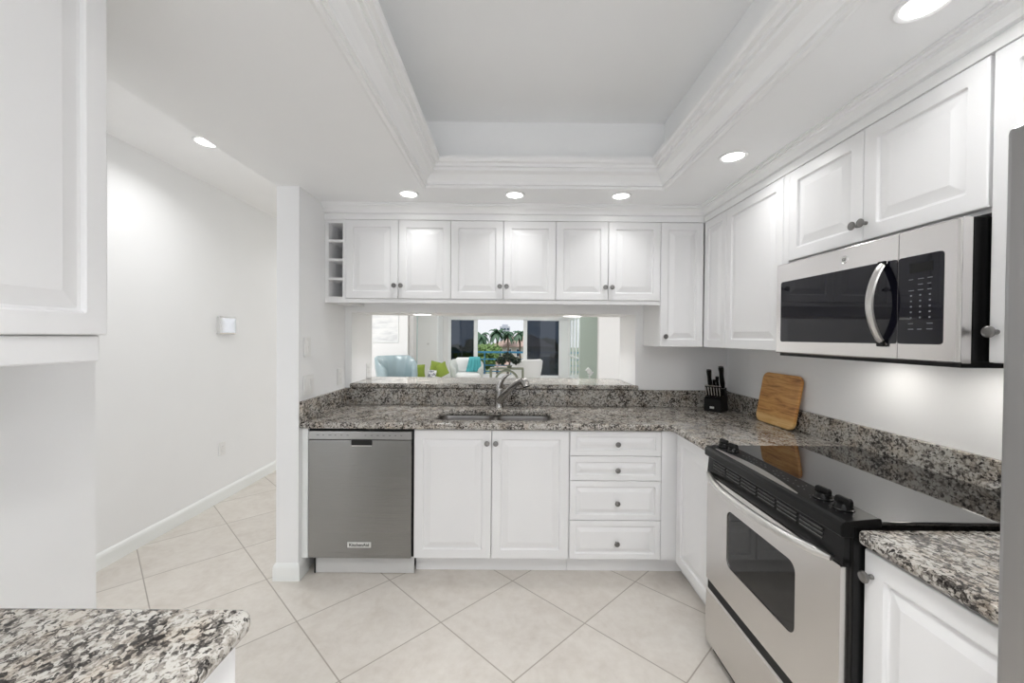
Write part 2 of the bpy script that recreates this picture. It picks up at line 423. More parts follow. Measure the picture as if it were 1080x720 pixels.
can(-1.935, .4, ZH, 'added unseen fill lamp in the hall behind the near wall', .06, HALL_W, 'recessed lamps in the hall')  # hidden lamp added as hall fill
can(-1.935, 4.9, ZH, 'added unseen fill lamp further along the hall behind the end wall', .06, HALL_W, 'recessed lamps in the hall')  # second hidden hall lamp, added for brightness
can(-1.935, 2.54, ZH, 'recessed lamp in the textured hall ceiling, half hidden by the dropped ceiling', .06, HALL_W, 'recessed lamps in the hall')
for x, y, lab in ((-.70, 3.14, 'small flush lamp under the pass-through header, nearer the wine cubbies'), (.49, 3.20, 'small flush lamp under the pass-through header, nearer the corner cabinet')):
    can(x, y, OZ1, lab, .075, 1.2, 'lamps under the pass-through header', 120)

# ------------------------------------------------------------------ cabinets
def door_panel(w, h, t=.02, inset=.052, x0=0, z0=0, wide=.030):
    """raised-panel front: local x across, z up, front at y=0, back at y=t"""
    m = MB(); L = []
    for d, y, r in ((0, t, .002), (0, .004, .002), (.0012, .0012, .003), (.004, 0, .004), (inset, 0, .007), (inset + .002, .002, .006), (inset + .004, .009, .006), (inset + .010, .0102, .005),
                    (inset + .012, .0096, .004), (inset + .012 + wide, .0016, .004), (inset + .014 + wide, .001, .004)):
        L.append([(x0 + px, y, z0 + pz) for px, pz in rr(d, d, w - d, h - d, r)])
    m.loops(L); return m
def knob_mesh(x, z):
    return MB().lathe([(.0065, .002), (.0065, -.006), (.005, -.010), (.006, -.014), (.0125, -.018), (.0155, -.022), (.0155, -.025), (.012, -.0275), (.011, -.0265), (.004, -.0275)], (x, 0, z), 'y', 22)
def front(parent, name, x, z, w, h, knobs=(), inset=.052, knob_m='pewter', wide=.030, gap=.0015):
    d = door_panel(w - 2 * gap, h - 2 * gap, inset=inset, wide=wide).build(name, 'cab', parent, loc=(x + gap, 0, z + gap))
    for kx, kz in knobs: knob_mesh(kx - x - gap, kz - z - gap).build('knob', knob_m, d, smooth=True)
    return d
RB, RR_, RL = 0, -PI / 2, PI / 2
YD = 2.335                          # front of the base doors on the back run
ZD = .109; ZC = .874
# base units along the back
t = thing('sink_cabinet', 'white two-door base cabinet under the sink', 'cabinet', (-.566, YD, 0), RB)
m = MB()
for a in ((0, .018, .021, .60, ZD, ZC), (.896, .914, .021, .60, ZD, ZC), (.018, .896, .021, .60, ZD, ZD + .018), (.018, .896, .59, .60, ZD + .018, ZC), (.018, .896, .021, .04, ZC - .06, ZC)): m.box(*a)
m.build('body', 'cab', t)
box('toe_kick', 'cab', 0, .914, .075, .60, .001, ZD, t)
front(t, 'door', 0, ZD, .457, ZC - ZD - .004, [(.457 - .027, .795)]); front(t, 'door', .457, ZD, .457, ZC - ZD - .004, [(.457 + .024, .795)])
t = thing('drawer_cabinet', 'white base cabinet with a stack of four drawers', 'cabinet', (.350, YD, 0), RB)
box('body', 'cab', 0, .541, .021, .60, ZD, ZC, t); box('toe_kick', 'cab', 0, .541, .075, .60, .001, ZD, t)
for z0, z1, kz in ((.721, .870, .795), (.575, .721, .643), (.341, .575, .449), (ZD, .341, .212)):
    front(t, 'drawer', 0, z0, .541, z1 - z0, [(.279, kz)], .032, wide=.020)
# corner base with a filler and one door on the right run
t = thing('corner_base_cabinet', 'white corner base cabinet with one plain door beside the range', 'cabinet', (.970, 2.335, 0), RR_)
m = MB(); m.box(0, .517, .021, .61, ZD, ZC); m.box(-.575, .0, -.0, .61, ZD, ZC).build('body', 'cab', t)
box('filler_strip', 'cab', -.020, 0, -.079, .0, ZD, ZC - .002, t)
box('toe_kick', 'cab', -.56, .517, .075, .61, .001, ZD, t); box('toe_kick', 'cab', -.56, -.075, -.079, .075, .001, ZD, t)
front(t, 'door', .022, ZD, .490, ZC - ZD - .004, (), .055)
# small base cabinet between the range and the refrigerator
t = thing('small_base_cabinet', 'narrow white base cabinet between the range and the refrigerator', 'cabinet', (.948, 1.060, 0), RR_)
box('body', 'cab', 0, .40, .021, .63, ZD, ZC - .002, t); box('toe_kick', 'cab', 0, .40, .075, .63, .001, ZD, t)
front(t, 'door', .002, ZD, .396, ZC - ZD - .010, [(.028, .800)], .055)
# pale filler panel beside the dishwasher
box_o = box('end_board', M['base'], -1.2215, -1.186, YD, 2.92, ZD, ZC - .001)
tag(box_o, 'narrow pale end board between the wall and the dishwasher', 'board')
# near base cabinet and counter on the left
t = thing('peninsula_cabinet', 'white base cabinet under the nearest granite counter', 'cabinet', (-.490, -.72, 0), RL)
box('body', 'cab', 0, 1.435, .021, .715, ZD, .882, t); box('toe_kick', 'cab', 0, 1.435, .075, .715, .001, ZD, t)
for i in range(3): front(t, 'door', .0 + i * .4783, ZD, .4783, .765)

# wall cabinets along the back
ZM, ZRL = 1.6598, 1.634
def light_rail(t, w, z=ZM): box('light_rail', 'cab', 0, w, .006, .03, z - .026, z, t, .002)
for i, lab in enumerate(('white two-door wall cabinet beside the wine cubbies', 'white two-door wall cabinet in the middle above the pass-through', 'white two-door wall cabinet next to the tall corner cabinet')):
    t = thing('wall_cabinet', lab, 'cabinet', (-1.0857 + i * .687, YU, 0), RB, 'two-door cabinets above the pass-through')
    box('body', 'cab', 0, .687, .021, .328, ZM, ZT + .02, t); light_rail(t, .687)
    front(t, 'door', 0, ZM, .3435, ZT - ZM, [(.3435 - .022, ZM + .085)], .046); front(t, 'door', .3435, ZM, .3435, ZT - ZM, [(.3435 + .022, ZM + .085)], .046)
t = thing('wine_cubby', 'narrow open shelf unit with four cubbies beside the wall', 'shelf', (-1.221, YU, 0), RB)
m = MB(); m.box(0, .022, .006, .328, ZM - .026, ZT + .02); m.box(.115, .135, .006, .328, ZM - .026, ZT + .02); m.box(.022, .115, .31, .328, ZM, ZT)
m.build('side_panel', 'cab', t)
for i in range(5):
    z = ZM - .004 + i * (.497 / 4); box('shelf', 'cab', .022, .115, .008, .31, z - (.022 if i == 0 else 0), z + (.016 if i < 4 else .04), t)
ZTB = 1.3602
t = thing('tall_wall_cabinet', 'tall single-door wall cabinet on the back wall in the corner', 'cabinet', (.9753, YU, 0), RB)
box('body', 'cab', 0, .283, .021, .328, ZTB, ZT + .02, t); front(t, 'door', 0, ZTB, .283, ZT - ZTB, [(.030, ZTB + .068)], .046)
t = thing('corner_wall_cabinet', 'tall two-panel white wall cabinet between the corner and the microwave', 'cabinet', (XU, YU, 0), RR_)
box('body', 'cab', 0, .792, .021, .34, ZTB, ZT + .02, t)
front(t, 'door', .003, ZTB, .262, ZT - ZTB, (), .046); front(t, 'door', .265, ZTB, .492, ZT - ZTB, (), .05)
box('stile', 'cab', .757, .792, .003, .021, ZTB, ZT, t)
t = thing('over_microwave_cabinet', 'short two-door wall cabinet above the microwave', 'cabinet', (XU, 1.8175, 0), RR_)
ZMB = 1.7713
box('body', 'cab', 0, .762, .021, .34, ZMB - .01, ZT + .02, t)
front(t, 'door', .0, ZMB, .384, ZT - ZMB, [(.384 - .020, 1.832)], .05); front(t, 'door', .384, ZMB, .378, ZT - ZMB, [(.384 + .016, 1.833)], .05)
t = thing('end_wall_cabinet', 'tall white wall cabinet between the microwave and the refrigerator', 'cabinet', (XU, 1.0535, 0), RR_)
box('body', 'cab', 0, .398, .021, .34, ZTB, ZT + .02, t)
front(t, 'door', .004, ZTB, .392, ZT - ZTB, [(.024, 1.442)], .05)
# wall cabinet close on the left
t = thing('near_wall_cabinet', 'large-looking white wall cabinet close by at the upper corner, seen almost edge-on', 'cabinet', (-.885, -.52, 0), RL)
box('body', 'cab', 0, 1.397, .021, .324, 1.414, ZT + .02, t)
for i in range(3): front(t, 'door', i * .4667, 1.414, .4667, ZT - 1.414, (), .044)
box('light_rail', 'cab', 0, 1.393, .012, .034, 1.358, 1.414, t, .004)
MB().sweep([(-.004, -.0), (1.430, 0), (1.430, .324)], [(-.02, ZT), (.004, ZT), (.004, 2.210), (.012, 2.221), (.033, 2.248), (.052, 2.264), (.052, ZS - .001), (-.02, ZS - .001)], normal_sign=-1).build('crown_board', 'trim', t)

# ------------------------------------------------------------------ granite
CT0, CT1 = .876, .914
outer = fillet([(XL + .001, 2.303), (.932, 2.303), (.932, 1.8155), (XR - .001, 1.8155), (XR - .001, YB - .001), (XL + .001, YB - .001)], [0, .02, .004, 0, 0, 0])
hole = fillet([(-.462, 2.408), (.258, 2.408), (.258, 2.725), (-.462, 2.725)], .06)
o = slab('countertop', 'granite', [outer, hole], CT0, CT1, .013); tag(o, 'L-shaped speckled granite countertop holding the sink', 'countertop')
o = slab('countertop', 'granite', [fillet([(.925, .655), (XR - .001, .655), (XR - .001, 1.0585), (.925, 1.0585)], [0, 0, 0, .018])], CT0, CT1, .013); tag(o, 'small granite countertop between the range and the refrigerator', 'countertop')
o = slab('countertop', 'granite', [fillet([(-1.209, -.74), (-.464, -.74), (-.464, .737), (-1.209, .737)], [0, 0, .035, 0])], .882, .914, .012); tag(o, 'granite countertop nearest the viewer at the lower left', 'countertop')
ZSP = 1.0345
o = box('backsplash', 'granite', XL + .001, -1.200, 2.303, 2.919, CT1, ZSP, None, .003); tag(o, 'short granite backsplash along the wall with the light switches', 'backsplash')
o = box('backsplash', 'granite', XL + .001, XR - .001, 2.920, 2.939, CT1, ZSP, None, .003); tag(o, 'long granite backsplash behind the sink', 'backsplash')
o = box('backsplash', 'granite', 1.579, XR - .001, .655, 2.919, CT1 + .0005, ZSP - .004, None, .003); tag(o, 'granite backsplash behind the range and the cutting board', 'backsplash')
o = slab('bar_ledge', 'granite', [fillet([(OX0 + .001, 2.902), (OX1 + .016, 2.902), (OX1 + .016, 2.939), (OX1 - .001, 2.939), (OX1 - .001, 3.40), (OX0 + .001, 3.40)], [.006, .006, 0, 0, .12, 0])], 1.0365, 1.070, .012)
tag(o, 'polished granite bar ledge in the pass-through opening', 'ledge')

# ------------------------------------------------------------------ sink and faucet
t = thing('sink', 'stainless steel double bowl sink set under the granite', 'sink', (-.102, 2.566, .875))
def bowl(x0, x1, y0, y1, r, depth):
    m = MB(); L = []
    for d, z in ((-.012, 0), (0, -.001), (.003, -.02), (.012, -depth + .03), (.03, -depth + .006), (.055, -depth)):
        L.append([(px, py, z) for px, py in rr(x0 + d, y0 + d, x1 - d, y1 - d, max(r - d * .3, .02), 5)])
    m.loops(L, False, True); return m
for x0, x1 in ((-.366, -.014), (.014, .366)):
    b = bowl(x0, x1, -.163, .163, .055, .19).build('bowl', 'steel_sink', t, smooth=True)
    MB().lathe([(.04, .004), (.042, .001), (.03, .0015), (.028, -.001)], ((x0 + x1) / 2, .02, -.1895), n=20).build('drain', 'chrome', b, smooth=True)
box('divider', 'silver', -.012, .012, -.15, .15, -.03, -.001, t, .006, seg=3)
t = thing('faucet', 'brushed nickel single-lever faucet behind the sink', 'faucet', (-.082, 2.835, .914))
MB().lathe([(.033, 0), (.033, .006), (.030, .012), (.0285, .06), (.0275, .115), (.0285, .128), (.024, .138)], n=24).build('body', 'nickel', t, smooth=True)
sp = [(.000, -.002, .035), (.012, -.016, .062), (.040, -.046, .103), (.078, -.080, .146), (.115, -.112, .182), (.145, -.136, .203), (.162, -.150, .207)]
MB().tube(sp, [.027, .026, .025, .0235, .021, .020, .020], 14).build('spout', 'nickel', t, smooth=True)
MB().tube([(.152, -.142, .212), (.166, -.152, .208), (.180, -.162, .192), (.187, -.168, .172)], [.018, .027, .028, .026], 14).build('spray_head', 'nickel', t, smooth=True)
MB().tube([(.187, -.168, .1722), (.189, -.1695, .166)], .0235, 14).build('aerator', 'black_matte', t)
lv = [(-.002, .001, .128), (.000, .002, .152), (.010, .004, .182), (.030, .005, .210), (.060, .004, .232), (.074, .003, .238)]
MB().tube(lv, [.0275, .0265, .0225, .0155, .009, .004], 12, .8).build('lever', 'nickel', t, smooth=True)

# ------------------------------------------------------------------ lettering
def text(s, size, m, parent, loc, rot, name='lettering', ext=.0004, shear=0, bold=0):
    cu = bpy.data.curves.new('t', 'FONT'); cu.body = s; cu.size = size; cu.align_x = 'CENTER'; cu.align_y = 'CENTER'; cu.extrude = ext; cu.shear = shear; cu.offset = bold
    o = bpy.data.objects.new('t', cu); COL.objects.link(o); bpy.context.view_layer.update()
    me = bpy.data.meshes.new_from_object(o.evaluated_get(bpy.context.evaluated_depsgraph_get())); bpy.data.objects.remove(o); me.materials.clear()
    return link(name, me, m, parent, loc=loc, rot=rot)

# ------------------------------------------------------------------ dishwasher
t = thing('dishwasher', 'stainless steel dishwasher below the granite counter', 'dishwasher', (-1.184, 2.318, 0), RB)
box('body', 'gap', .001, .616, .032, .58, .112, .872, t); box('base_frame', 'black_matte', .02, .60, .065, .55, .001, .112, t)
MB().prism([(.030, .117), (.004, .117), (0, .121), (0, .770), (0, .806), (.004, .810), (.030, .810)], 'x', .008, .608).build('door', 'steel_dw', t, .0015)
box('control_strip', 'steel_strip', .008, .608, .0, .030, .813, .860, t, .002)
for i in range(15):
    if i in (6, 7): continue
    x = .055 + i * .035; box('strip_marking', 'ink', x, x + random.Random(i).uniform(.008, .018), -.0004, .0, .836, .8385, t)
L = [[(px, y, pz) for px, pz in rr(.258, .778, .380, .8125, .008)] for y in (-.0008, -.0012)]
MB().loops(L).build('handle_pocket', 'gap', t)
MB().tube([(.262, -.002, .7765), (.376, -.002, .7765)], .003, 8).build('pocket_lip', 'silver', t)
b = box('badge', 'badge', .238, .376, -.003, .0, .181, .213, t, .001)
text('KitchenAid', .026, 'ink', b, (.307, -.0032, .197), (PI / 2, 0, 0), bold=.0006)
box('kick_plate', 'kick_grey', .030, .616, .050, .058, .003, .108, t, .001)
box('kick_side_strip', 'gap', .022, .030, .046, .058, .003, .112, t)

# ------------------------------------------------------------------ range
t = thing('range', 'stainless steel and black slide-in electric range', 'range', (.900, 1.812, 0), RR_)
Wd = .75
box('body', 'black', .0, Wd, .022, .676, .045, .921, t, .003)
box('base_plinth', 'black_matte', .015, Wd - .015, .03, .64, .001, .044, t)
MB().prism([(.021, .05), (.003, .05), (0, .053), (0, .280), (.006, .287), (.021, .287)], 'x', .004, Wd - .012).build('drawer', 'steel_range', t, .0015)
# oven door: steel frame with a real window opening
def framed(x0, x1, z0, z1, hx0, hx1, hz0, hz1, hr, y0, y1, r=.004):
    m = MB()
    o = rr(x0, z0, x1, z1, r, 5); h = rr(hx0, hz0, hx1, hz1, hr, 5)
    P = lambda q, y: [(a, y, b) for a, b in q]
    m.loops([P(h, y1), P(h, y0), P(o, y0), P(o, y1)], False, False); return m
framed(.004, Wd - .012, .332, .803, .170, .567, .478, .712, .032, 0, .021).build('oven_door', 'steel_range', t)
od = [c for c in COL.objects if c.parent == t and c.name.startswith('oven_door')][0]
L = [[(px, y, pz) for px, pz in rr(.168, .476, .569, .714, .033)] for y in (.004, .008)]
MB().loops(L).build('oven_window', 'oven_glass', od)
box('window_backing', 'gap', .15, .59, .009, .02, .46, .73, od)
box('door_gap', 'gap', .004, Wd - .012, .008, .021, .288, .331, t)
m = MB().prism([(.022, .804), (.004, .804), (.0, .812), (.006, .884), (.022, .884)], 'x', .002, Wd - .006); m.build('vent_strip', 'black', t)
m = MB()
for g in range(6):
    for k in range(3):
        x = .055 + g * .105; z = .842 + k * .0125; m.box(x, x + .09, .0005, .0042, z, z + .0045)
m.build('vent_slots', 'gap', t)
m = MB()
for g in range(6):
    for k in range(3):
        x = .055 + g * .105; z = .8465 + k * .0125; m.box(x, x + .09, .0005, .0045, z, z + .0018)
m.build('vent_slot_lip', 'slot_grey', t)
hp = []
for k in range(17):
    u = k / 16; x = .022 + u * (Wd - .056); hp.append((x, -.008 - .050 * (1 - (2 * u - 1) ** 4) * (.6 + .4 * math.sin(PI * u)), .813 - .004 * math.sin(PI * u)))
MB().tube(hp, [.008] + [.0135] * 15 + [.008], 12, .8).build('handle', 'silver', t, smooth=True)
cpn = MB().prism([(.024, .886), (-.008, .888), (-.012, .893), (-.012, .918), (-.006, .927), (.004, .931), (.095, .939), (.099, .936), (.099, .915), (.024, .915)], 'x', -.001, Wd + .001).build('control_panel', 'panel_black', t, .002)
def on_panel(y): return .931 + (y - .004) * .008 / .091
pts = [(.060 + .50 * k / 20, .006) for k in range(21)] + [(.060 + .50 * k / 20, .010 + .026 * math.sin(PI * k / 20)) for k in range(20, -1, -1)]
MB().loops([[(x, y, on_panel(y) + .0002) for x, y in pts], [(x, y, on_panel(y) + .0018) for x, y in pts]]).build('silver_inlay', 'silver', cpn)
m = MB()
rnd = random.Random(4)
for r_ in range(3):
    for k in range(16):
        if rnd.random() < .35: continue
        x = .17 + k * .024 + rnd.uniform(-.004, .004); y = .048 + r_ * .013; box('panel_marking', 'ink_dim', x, x + rnd.uniform(.003, .009), y, y + .003, on_panel(y) + .0001, on_panel(y) + .0006, cpn)
for x in (.045, .118, .608, .683):
    k = MB().lathe([(.026, 0), (.026, .004), (.0225, .006), (.020, .016), (.018, .019)], n=28).build('knob', 'black', t, loc=(x, .052, on_panel(.052)), smooth=True)
    MB().prism([(-.025, .016), (.025, .016), (.024, .031), (.019, .036), (-.019, .036), (-.024, .031)], 'y', -.006, .006).build('grip', 'black', k, .003, rot=(0, 0, math.radians(8)))
    m = MB()
    for a in range(9):
        an = math.radians(-140 + a * 35); m.box(.033 * math.cos(an) - .0012, .033 * math.cos(an) + .0012, .033 * math.sin(an) - .0012, .033 * math.sin(an) + .0012, .0006, .001)
    m.build('dial_marks', 'ink_dim', k)
slab('cooktop', 'cooktop', [fillet([(-.004, .097), (Wd + .004, .097), (Wd + .004, .677), (-.004, .677)], .004)], .9215, .931, .003, t)

# ------------------------------------------------------------------ microwave
t = thing('microwave', 'stainless steel over-the-range microwave with black window', 'microwave', (1.203, 1.8065, 1.357), RR_)
Wm, Hm = .744, .395
box('body', 'black', .0, Wm, .030, .390, .004, Hm - .002, t, .002)
def mw_front(x0, x1, name, parent):
    return MB().prism([(.028, 0), (.004, 0), (0, .004), (0, Hm - .006), (.004, Hm - .001), (.028, Hm - .001)], 'x', x0, x1).build(name, 'steel_mw', parent, .001)
d = mw_front(0, .5665, 'door', t)
L = [[(px, y, pz) for px, pz in rr(.031, .050, .5660, .313, .010)] for y in (-.0003, -.0022)]
MB().loops(L).build('window', 'glass_black', d)
cp_ = mw_front(.5685, Wm, 'control_panel', t)
L = [[(px, y, pz) for px, pz in rr(.5690, .050, .698, .313, .010)] for y in (-.0003, -.0022)]
MB().loops(L).build('panel_glass', 'glass_black', cp_)
box('display', 'black_matte', .605, .672, -.0028, -.0022, .262, .290, cp_)
m = MB(); rnd = random.Random(9)
for r_ in range(10):
    for k in range(3):
        x = .603 + k * .027; z = .242 - r_ * .0165
        if 2 < r_ < 8: box('key_marking', 'ink_dim', x + .005, x + .010, -.0025, -.0022, z, z + .0045, cp_)
        elif rnd.random() < .8: box('key_marking', 'ink_dim', x, x + rnd.uniform(.010, .018), -.0025, -.0022, z, z + .002, cp_)
box('side_bevel', 'silver', Wm - .012, Wm - .004, -.0015, .0, .004, Hm - .006, cp_)
hp = [(.520, -.004 - .047 * math.sin(PI * k / 14) ** .8, .046 + .268 * k / 14) for k in range(15)]
m = MB(); Ls = []
for i, (x, y, z) in enumerate(hp):
    Ls.append([(x - .013, y + .006, z), (x - .011, y, z), (x, y - .004, z), (x + .011, y, z), (x + .013, y + .006, z), (x, y + .008, z)])
h = m.loops(Ls).build('handle', 'silver', d, smooth=True)
for z in (.050, .303): box('handle_mount', 'black', .507, .533, -.012, -.002, z - .010, z + .012, h, .003)
lg = MB().lathe([(.0145, 0), (.0145, -.002), (.0125, -.003), (.0115, -.0022)], (.365, 0, .350), 'y', 28).build('logo', 'chrome', d, smooth=True)
MB().lathe([(.0115, -.0020), (.0115, -.0024)], (.365, 0, .350), 'y', 24).build('logo_field', 'plastic_grey', lg)
text('GE', .014, 'ink', lg, (.365, -.0027, .350), (PI / 2, 0, 0), shear=.25)
MB().box(.01, Wm - .01, .012, .385, -.012, .004).build('underside', 'black_matte', t)

for x in (.18, .56):
    k = box('cooktop_lamp', 'lamp', x - .04, x + .04, .20, .26, -.0135, -.0122, t)
    L = bpy.data.objects.new('lamp_light', bpy.data.lights.new('lamp_light', 'AREA')); COL.objects.link(L); L.parent = k
    L.data.shape = 'RECTANGLE'; L.data.size = .08; L.data.size_y = .06; L.data.energy = .34; L.data.color = (1, .95, .88); L.location = (x, .23, -.0145)
# ------------------------------------------------------------------ refrigerator
t = thing('refrigerator', 'tall stainless steel refrigerator at the right edge of the view', 'refrigerator', (.800, .650, 0), RR_)
box('body', 'steel_fridge', .004, .90, .075, .79, .03, 1.745, t, .004)
for x0, x1 in ((0, .4505), (.4525, .904)):
    d = box('door', 'steel_fridge', x0, x1, .0, .068, .62, 1.763, t, .010, seg=3)
    hx = x1 - .05 if x0 == 0 else x0 + .05
    MB().tube([(hx, .0, .78), (hx, -.045, .80), (hx, -.050, 1.0), (hx, -.050, 1.35), (hx, -.045, 1.52), (hx, 0, 1.54)], .012, 10).build('handle', 'silver', d, smooth=True)
box('freezer_drawer', 'steel_fridge', 0, .904, .0, .068, .06, .615, t, .010, seg=3)
for x in (.05, .85): box('foot', 'black_matte', x - .02, x + .02, .1, .14, .001, .03, t)
for x in (.03, .87): box('hinge_cover', 'plastic_grey', x - .02, x + .02, .03, .12, 1.7635, 1.775, t, .003)

# ------------------------------------------------------------------ switches and sockets
def plate(name, label, cat, loc, rz, parts, w=.07, h=.115, group=None):
    t = thing(name, label, cat, loc, rz, group)
    box('cover_plate', 'plastic', -w / 2, w / 2, -.009, -.0005, -h / 2, h / 2, t, .002)
    for nm, x0, x1, z0, z1, mm in parts: box(nm, mm, x0, x1, -.0125, -.009, z0, z1, t, .001)
    return t
plate('wall_switch', 'white switch plate with a small round dimmer, upper one on the end wall', 'switch', (XL, 2.385, 1.347), RL, [('dimmer_slot', -.012, .012, -.033, .033, 'plastic'), ('dimmer_button', -.004, .004, -.005, .005, 'plastic_grey')], .07, .115)
plate('wall_switch', 'white double rocker switch plate just above the granite on the end wall', 'switch', (XL, 2.400, 1.120), RL, [('rocker', -.040, -.010, -.034, .034, 'plastic'), ('rocker', .010, .040, -.034, .034, 'plastic')], .115, .118)
sock = [('socket', -.017, .017, .006, .034, 'plastic'), ('socket', -.017, .017, -.034, -.006, 'plastic'), ('slot', -.008, -.005, .015, .026, 'ink'), ('slot', .005, .008, .015, .026, 'ink'), ('slot', -.008, -.005, -.026, -.015, 'ink'), ('slot', .005, .008, -.026, -.015, 'ink')]
plate('wall_outlet', 'white socket plate on the end wall close to the pass-through', 'outlet', (XL, 2.835, 1.125), RL, sock)
plate('wall_outlet', 'white socket plate inside the pass-through opening jamb', 'outlet', (OX0, 3.27, 1.135), RL, sock)
plate('wall_outlet', 'white socket plate low on the hall wall', 'outlet', (XH, 3.40, .444), RL, sock)
t = thing('wall_chime', 'small square mirror-finish metal plate on the hall wall', 'wall plate', (XH, 3.44, 1.495), RL)
box('back_box', 'plastic_grey', -.10, .10, -.026, -.0005, -.075, .075, t, .003)
MB().loops([[(x, -.026, z) for x, z in rr(-.10, -.075, .10, .075, .006)], [(x, -.036, z) for x, z in rr(-.085, -.062, .085, .062, .004)], [(x, -.037, z) for x, z in rr(-.01, -.02, .01, 0, .003)]]).build('metal_cover', 'chrome', t)

# ------------------------------------------------------------------ cutting board
o = MB()
prof = rr(-.165, 0, .165, .302, .042, 6)
o.loops([[(x, -y, z) for x, z in prof] for y in (0, .020)])
o = o.build('cutting_board', 'wood', None, .006, 3, loc=(1.5285, 2.318, .917), rot=(math.radians(0), 0, 0))
o.rotation_mode = 'XYZ'
_m = Matrix.Translation((1.5265, 2.318, .9175)) @ Matrix.Rotation(math.radians(9.9), 4, 'Y') @ Matrix.Rotation(-PI / 2, 4, 'Z') @ Matrix.Translation((0, .020, 0))
o.matrix_world = _m
tag(o, 'wooden cutting board with rounded corners leaning on the wall', 'cutting board')

# ------------------------------------------------------------------ knife block and knives
KB = Matrix.Translation((1.425, 2.765, CT1 + .001)) @ Matrix.Rotation(math.radians(-48), 4, 'Z')
t = thing('knife_block', 'black wooden knife block in the counter corner', 'knife block'); t.matrix_world = KB
MB().prism([(-.055, 0), (.075, 0), (.075, .03), (.045, .165), (.000, .150), (.006, .112), (-.055, .090)], 'x', -.056, .056).build('block', 'black_matte', t, .003)
box('badge', 'badge', -.016, .012, -.0565, -.055, .022, .036, t)
def knife(loc, lean, ln, r, label, metal, group):
    k = thing('kitchen_knife' if not metal else 'steak_knife', label, 'knife', (0, 0, 0), 0, group)
    k.matrix_world = KB @ Matrix.Translation(loc) @ Matrix.Rotation(math.radians(lean), 4, 'X')
    MB().tube([(0, 0, 0), (0, 0, ln * .25), (0, -.002, ln * .6), (0, .001, ln * .95), (0, .002, ln)], [r * .8, r, r * .85, r * 1.1, r * .7], 10, 1.5).build('handle', 'black', k, smooth=True)
    MB().tube([(0, .002, ln * .94), (0, .003, ln * 1.03)], r * 1.02, 10, 1.4).build('end_cap', 'silver' if metal else 'black', k, smooth=True)
    MB().tube([(0, 0, .001), (0, 0, .014)], r * .82, 10, 1.5).build('bolster', 'silver', k, smooth=True)
    if metal: MB().box(-.0032, .0032, -r * 1.62, -r * 1.2, .012, ln * .92).build('spine', 'silver', k, .001)
    return k
for i in range(6):
    w_ = ('first', 'second', 'third', 'fourth', 'fifth', 'last')[i]
    knife((-.045 + i * .018, -.028, .102), 18, .078, .0066, f'{w_} steak knife from the left in the front row of the black block', True, 'steak knives in the knife block')
for (x, y, z, ln, r, lb) in ((-.038, .010, .157, .128, .0145, 'thick black knife handle at the left of the tall row'), (-.012, .016, .156, .060, .0095, 'short knife handle in the middle of the tall row'),
                             (.008, .020, .159, .080, .0095, 'slim knife handle beside the tallest one'), (.039, .022, .161, .150, .0150, 'tallest black knife handle at the right of the knife block')):
    knife((x, y, z), 16, ln, r, lb, False, 'tall knives in the knife block')

# ------------------------------------------------------------------ the living room through the pass-through
def S(name, m, *a, **k): return struct(box(name, m, *a, **k))
S('wall_living_left', 'lr_wall', -6.5, -2.73, 10.5, 10.9, 0, ZH)
S('wall_living_column', 'column', -2.73, -2.60, 10.6, 11.0, 0, ZH)
S('wall_living_rear', 'lr_wall', -3.6, -2.33, 12.5, 13.56, 0, ZH)
S('wall_living_right', 'lr_wall', 1.98, 6.5, 9.0, 9.15, 0, ZH)
m = MB(); m.box(-2.33, 2.02, 13.42, 13.56, 2.06, ZH); m.box(-2.33, -2.12, 13.42, 13.56, 0, 2.06); m.box(1.93, 2.02, 13.42, 13.56, 0, 2.06)
struct(m.build('wall_living_window', 'lr_wall'))
# sliding door: frame, two tinted leaves, one open middle
w1 = bpy.data.objects.new('window_1', None); COL.objects.link(w1); w1.location = (0, 13.47, 0); struct(w1)
m = MB(); m.box(-2.12, 1.93, -.05, .05, 1.985, 2.06); m.box(-2.12, 1.93, -.05, .05, 0, .03); m.box(-2.12, -2.045, -.05, .05, 0, 2.0); m.box(1.64, 1.93, -.05, .05, 0, 2.0)
m.build('window_frame', 'white_frame', w1)
for x0, x1, mm in ((-2.045, -1.13, 'pane_tint'), (.41, 1.64, 'pane_tint')):
    m = MB(); st = .11
    if x0 < 0: m.box(x1 - .13, x1, -.03, .03, .03, 1.985); m.box(x0, x0 + .02, -.03, .03, .03, 1.985)
    else: m.box(x0, x0 + .13, -.03, .03, .03, 1.985); m.box(x1 - .03, x1, -.03, .03, .03, 1.985)
    m.box(x0, x1, -.03, .03, .03, .12); m.box(x0, x1, -.03, .03, 1.965, 1.985)
    s_ = m.build('door_leaf', 'white_frame', w1)
    box('pane', mm, x0 + .02, x1 - .02, -.004, .004, .12, 1.965, s_)
# glazed side wall
w2 = bpy.data.objects.new('window_2', None); COL.objects.link(w2); w2.location = (1.98, 11.45, 0); struct(w2)
m = MB(); m.box(-.04, .04, 0, 1.97, 1.98, 2.20); m.box(-.04, .04, 0, 1.97, 0, .12)
for y in (0, .62, 1.25, 1.91): m.box(-.03, .03, y, y + .06, .12, 1.98)
m.box(-.025, .025, 0, 1.97, .78, .82); m.build('window_frame', 'white_frame', w2)
box('pane', 'pane_clear', -.003, .003, .03, 1.94, .12, 1.98, w2)
S('wall_living_side', 'lr_wall', 1.94, 2.02, 11.45, 13.42, 2.2, ZH)
S('door_1', 'sage', 1.96, 2.66, 11.36, 11.42, .01, 2.12)
S('trim_3', 'aqua_edge', -2.725, -2.60, 11.02, 11.08, 0, ZH)
S('door_2', 'white_frame', -2.329, -2.285, 12.50, 13.40, .01, 2.06)
